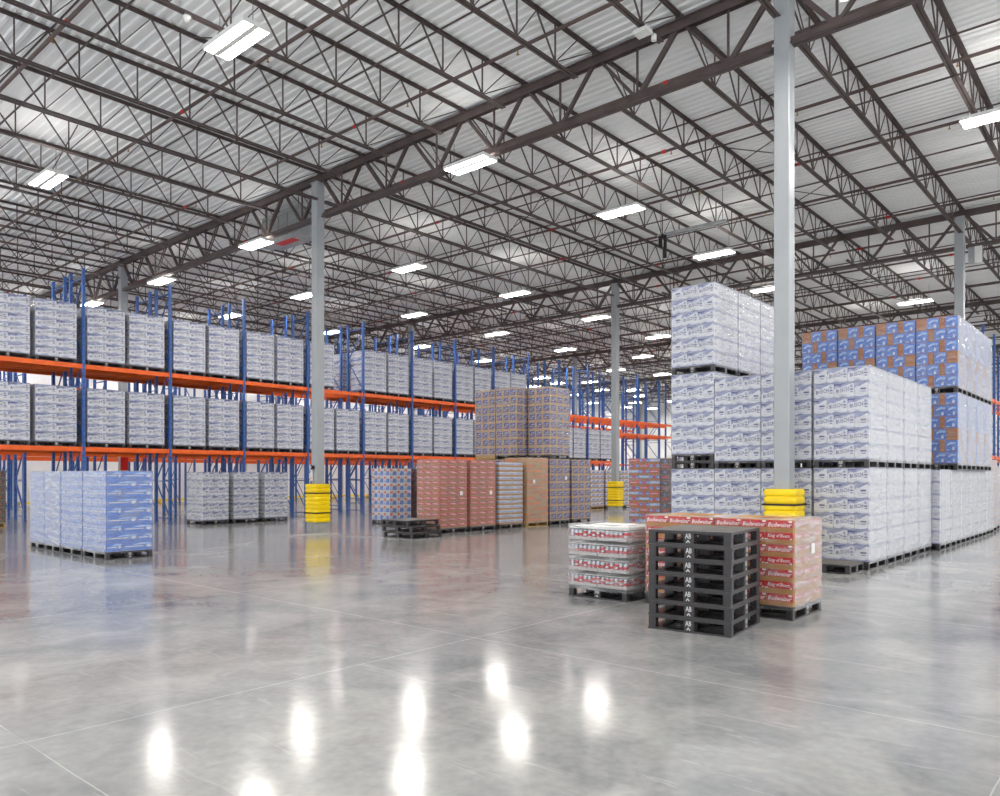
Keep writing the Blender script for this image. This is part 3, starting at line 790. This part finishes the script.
# ------------------------------------------------------------------ block of white loads
BX = [-6.25, -5.38, -4.51, -3.61]; BYs = [13.1, 14.17, 15.25, 16.33]
U = 1.64
pn = ['outermost column', 'second column', 'third column', 'aisle column']; rn = ['front row', 'second row', 'third row', 'fourth row']
for i, x in enumerate(BX):
    for j, y in enumerate(BYs):
        vis = (j == 0 or i == 3)
        if not (vis or i == 0): continue
        for l in range(2):
            z = l*U + (PH if (i == 0 and l == 1) else 0)
            if i == 0 and l == 1 and j == 3: z = U
            load('white', x, y, z, f'{("floor-level","second-tier")[l]} white carton load in the block, {pn[i]}, {rn[j]}', 'block of white carton loads', 'cases' if vis else 'stack', heavy=False)
        if i == 0 and j < 3:
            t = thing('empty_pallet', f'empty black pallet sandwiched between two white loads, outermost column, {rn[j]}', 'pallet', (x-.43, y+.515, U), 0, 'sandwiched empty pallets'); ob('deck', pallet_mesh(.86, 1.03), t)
            load('white', x, y, 2*U+PH, f'top-tier white carton load in the block, {rn[j]}', 'top-tier white loads', 'cases')
t = thing('empty_pallet', 'empty black pallet on the floor jutting out from the block of white loads', 'pallet', (-4.08, 12.70, 0)); ob('deck', pallet_mesh(.83, .74, 'black', False), t)

RX = [-5.81, -4.99, -4.17, -3.36]
L1X = -3.48; U2 = PH+6*.25
load('pale', L1X, 17.5, 0, 'pale wrapped load on the floor between the white block and the blue stacks')
for j, y in enumerate((18.57, 19.61, 20.65, 21.69)):
    for i in range(4):
        if j and i < 3: continue
        x = RX[i]; w = ('deepest','third in','second in','aisle-side')[i]
        load('pale', -3.48, y, 0, f'pale wrapped floor load under the blue-and-brown stacks, {w}, {rn[j]}' if j else f'pale floor load under the blue-and-brown stacks, {w}, front row', 'pale floor loads') if i == 3 else load('bb', x, y, 0, f'blue-and-brown floor load hidden in the block, {w} of the front row', 'blue-and-brown loads')
        load('bb', x, y, U, f'second-tier blue-and-brown carton load, {w}, {rn[j]}', 'blue-and-brown loads', 'layers' if i == 3 and j == 0 else 'stack')
        load('bb', x, y, U+U2, f'top blue-and-brown carton load, {w}, {rn[j]}', 'blue-and-brown loads', 'layers' if j == 0 else 'stack')
for j, (y, kd, tx) in enumerate(((22.9, 'pale', 'pale'), (24.0, 'redtall', 'red-brown'), (25.1, 'water', 'blue-and-white'))):
    load(kd, -3.5-.08*j, y, 0, f'{tx} floor load past the blue-and-brown stacks at the frame edge', None)
for j, (y, kd, tx) in enumerate(((30.2, 'water', 'blue-and-white'), (31.4, 'pale', 'pale'), (32.6, 'water', 'blue striped'))):
    load(kd, -3.3, y, 0, f'{tx} floor load beyond the last visible column', None)

# ------------------------------------------------------------------ fittings
t = thing('cooling_unit', 'grey ceiling cooling unit with louvred panels behind the girder by the column', 'cooling unit', (-20.5, 13.6, 0))
mb = MB(); mb.box(-1.0, -.35, 8.75, 1.0, .35, 9.6, 'galv'); ob('casing', mb, t)
for k in range(4):
    mb = MB(); x = -.95+k*.48; mb.box(x, -.37, 8.82, x+.42, -.35, 9.5, 'fins')
    for q in range(9): mb.box(x+.01, -.385, 8.85+q*.07, x+.41, -.37, 8.87+q*.07, 'galv')
    ob('louvre_panel', mb, t)
mb = MB(); mb.box(-.9, -.45, 8.66, 1.1, -.05, 8.70, 'galv'); mb.box(-.2, -.38, 8.65, .7, -.12, 8.665, 'redpaint'); ob('drip_tray', mb, t)
mb = MB()
for s in (-.9, .9):
    for q in (-.3, .3): mb.bar((s, q, 9.6), (s, q, ZJ), .02, .02, 'rod')
ob('hanger_rods', mb, t)
t = thing('canister', 'small white canister under a round dark gauge fixed to the rack-side column', 'canister', (-17.78, 12.49, 1.3))
mb = MB(); mb.cyl((0,0,.08), (0,0,.36), .035, 'housing', 14); mb.cyl((0,0,.36), (0,0,.39), .035, 'housing', 14, .015); ob('cylinder', mb, t)
mb = MB(); mb.cyl((.04,.03,.45), (.04,-.04,.45), .055, 'strap', 16); mb.cyl((.02,-.041,.45), (.02,-.045,.45), .022, 'paper', 12); ob('gauge', mb, t)
mb = MB(); mb.box(-.05, -.045, .15, .05, -.036, .17, 'redpaint'); mb.box(-.03, .03, .05, .03, .04, .42, 'galv'); ob('bracket', mb, t)
t = thing('switch_box', 'small white box clipped to the side of the rack-side column', 'box', (-17.93, 12.6, 1.42))
mb = MB(); mb.box(-.06, -.05, 0, .06, .05, .16, 'housing'); ob('casing', mb, t); mb = MB(); mb.box(-.03, -.055, .1, .0, -.05, .13, 'strap'); ob('button', mb, t)
mb = MB(); mb.box(-30.165, 12.52, 1.74, -30.145, 12.80, 2.24, 'redpaint'); tag(ob('red_sign', mb), 'plain red rectangular sign on the column among the racks', 'sign')
t = thing('exit_light', 'white battery light box mounted high beside the far aisle column', 'light box', (-4.66, 27.5, 8.35))
mb = MB(); mb.box(-.02, -.04, -.25, .22, .04, .25, 'galv'); ob('casing', mb, t); mb = MB(); mb.box(.16, -.10, -.28, .36, -.06, .24, 'housing'); ob('face_panel', mb, t)
t = thing('smoke_detector', 'round white detector clipped under a joist near the upper frame edge', 'detector', (0, 0, 0))
mb = MB(); mb.cyl((0,0,0), (0,0,-.06), .07, 'housing', 18, .05); ob('dome', mb, t); mb = MB(); mb.box(-.05, -.05, 0, .05, .05, .03, 'galv'); ob('base_plate', mb, t)
t.location = (-12.15, 6.1, 9.05)
t = thing('ceiling_fan_box', 'white junction box under a joist end beside the nearest girder', 'junction box', (-6.7, 11.35, 9.0))
mb = MB(); mb.box(-.13, -.1, -.02, .13, .1, .05, 'housing'); ob('casing', mb, t); mb = MB(); mb.cyl((.1,.2,.02), (.1,.2,-.08), .045, 'housing', 14); mb.box(.08, .1, 0, .12, .2, .03, 'galv'); ob('lamp_head', mb, t)
t = thing('cable_tray', 'pale hanging cable tray with a dark drop bracket between the lights', 'cable tray', (-10.8, 20.9, 8.85))
mb = MB(); mb.box(-1.0, -.06, 0, 1.2, .06, .06, 'galv'); mb.box(-1.0, .15, .0, 1.2, .19, .03, 'galv'); ob('tray', mb, t)
mb = MB(); mb.box(-.95, -.06, -.35, -.85, .0, 0, 'strap'); mb.box(-.78, -.06, -.7, -.7, .0, 0, 'strap'); mb.cyl((-.82,0,.04), (-.82,0,-.08), .08, 'strap', 12); ob('drop_bracket', mb, t)
mb = MB()
for s in (-.9, 1.1): mb.bar((s, 0, .06), (s, 0, ZJ-8.85), .012, .012, 'rod')
ob('hanger_rods', mb, t)

# ------------------------------------------------------------------ camera, world, colour
cam = bpy.data.cameras.new('camera'); co = bpy.data.objects.new('camera', cam); COL.objects.link(co)
co.location = (0, 0, 1.5035); co.rotation_euler = (PI/2, 0, .7174)
cam.sensor_fit = 'HORIZONTAL'; cam.sensor_width = 36; cam.lens = 766.1/1000*36; cam.shift_y = (476.35-398)/1000
cam.clip_end = 300; cam.clip_start = .05
sc.camera = co
w = bpy.data.worlds.new('ambient_fill'); sc.world = w; w.use_nodes = True  # added ambient fill, entering where the right and back walls are left out
w.node_tree.nodes['Background'].inputs[0].default_value = (.93, .96, 1, 1)
w.node_tree.nodes['Background'].inputs[1].default_value = 1.6
sc.view_settings.view_transform = 'Standard'; sc.view_settings.look = 'None'
sc.view_settings.gamma = 1; sc.view_settings.use_curve_mapping = False
sc.view_settings.exposure = 0.15
sc.cycles.use_denoising = True
sc.cycles.sample_clamp_indirect = 4
sc.cycles.max_bounces = 8; sc.cycles.diffuse_bounces = 4; sc.cycles.transparent_max_bounces = 12
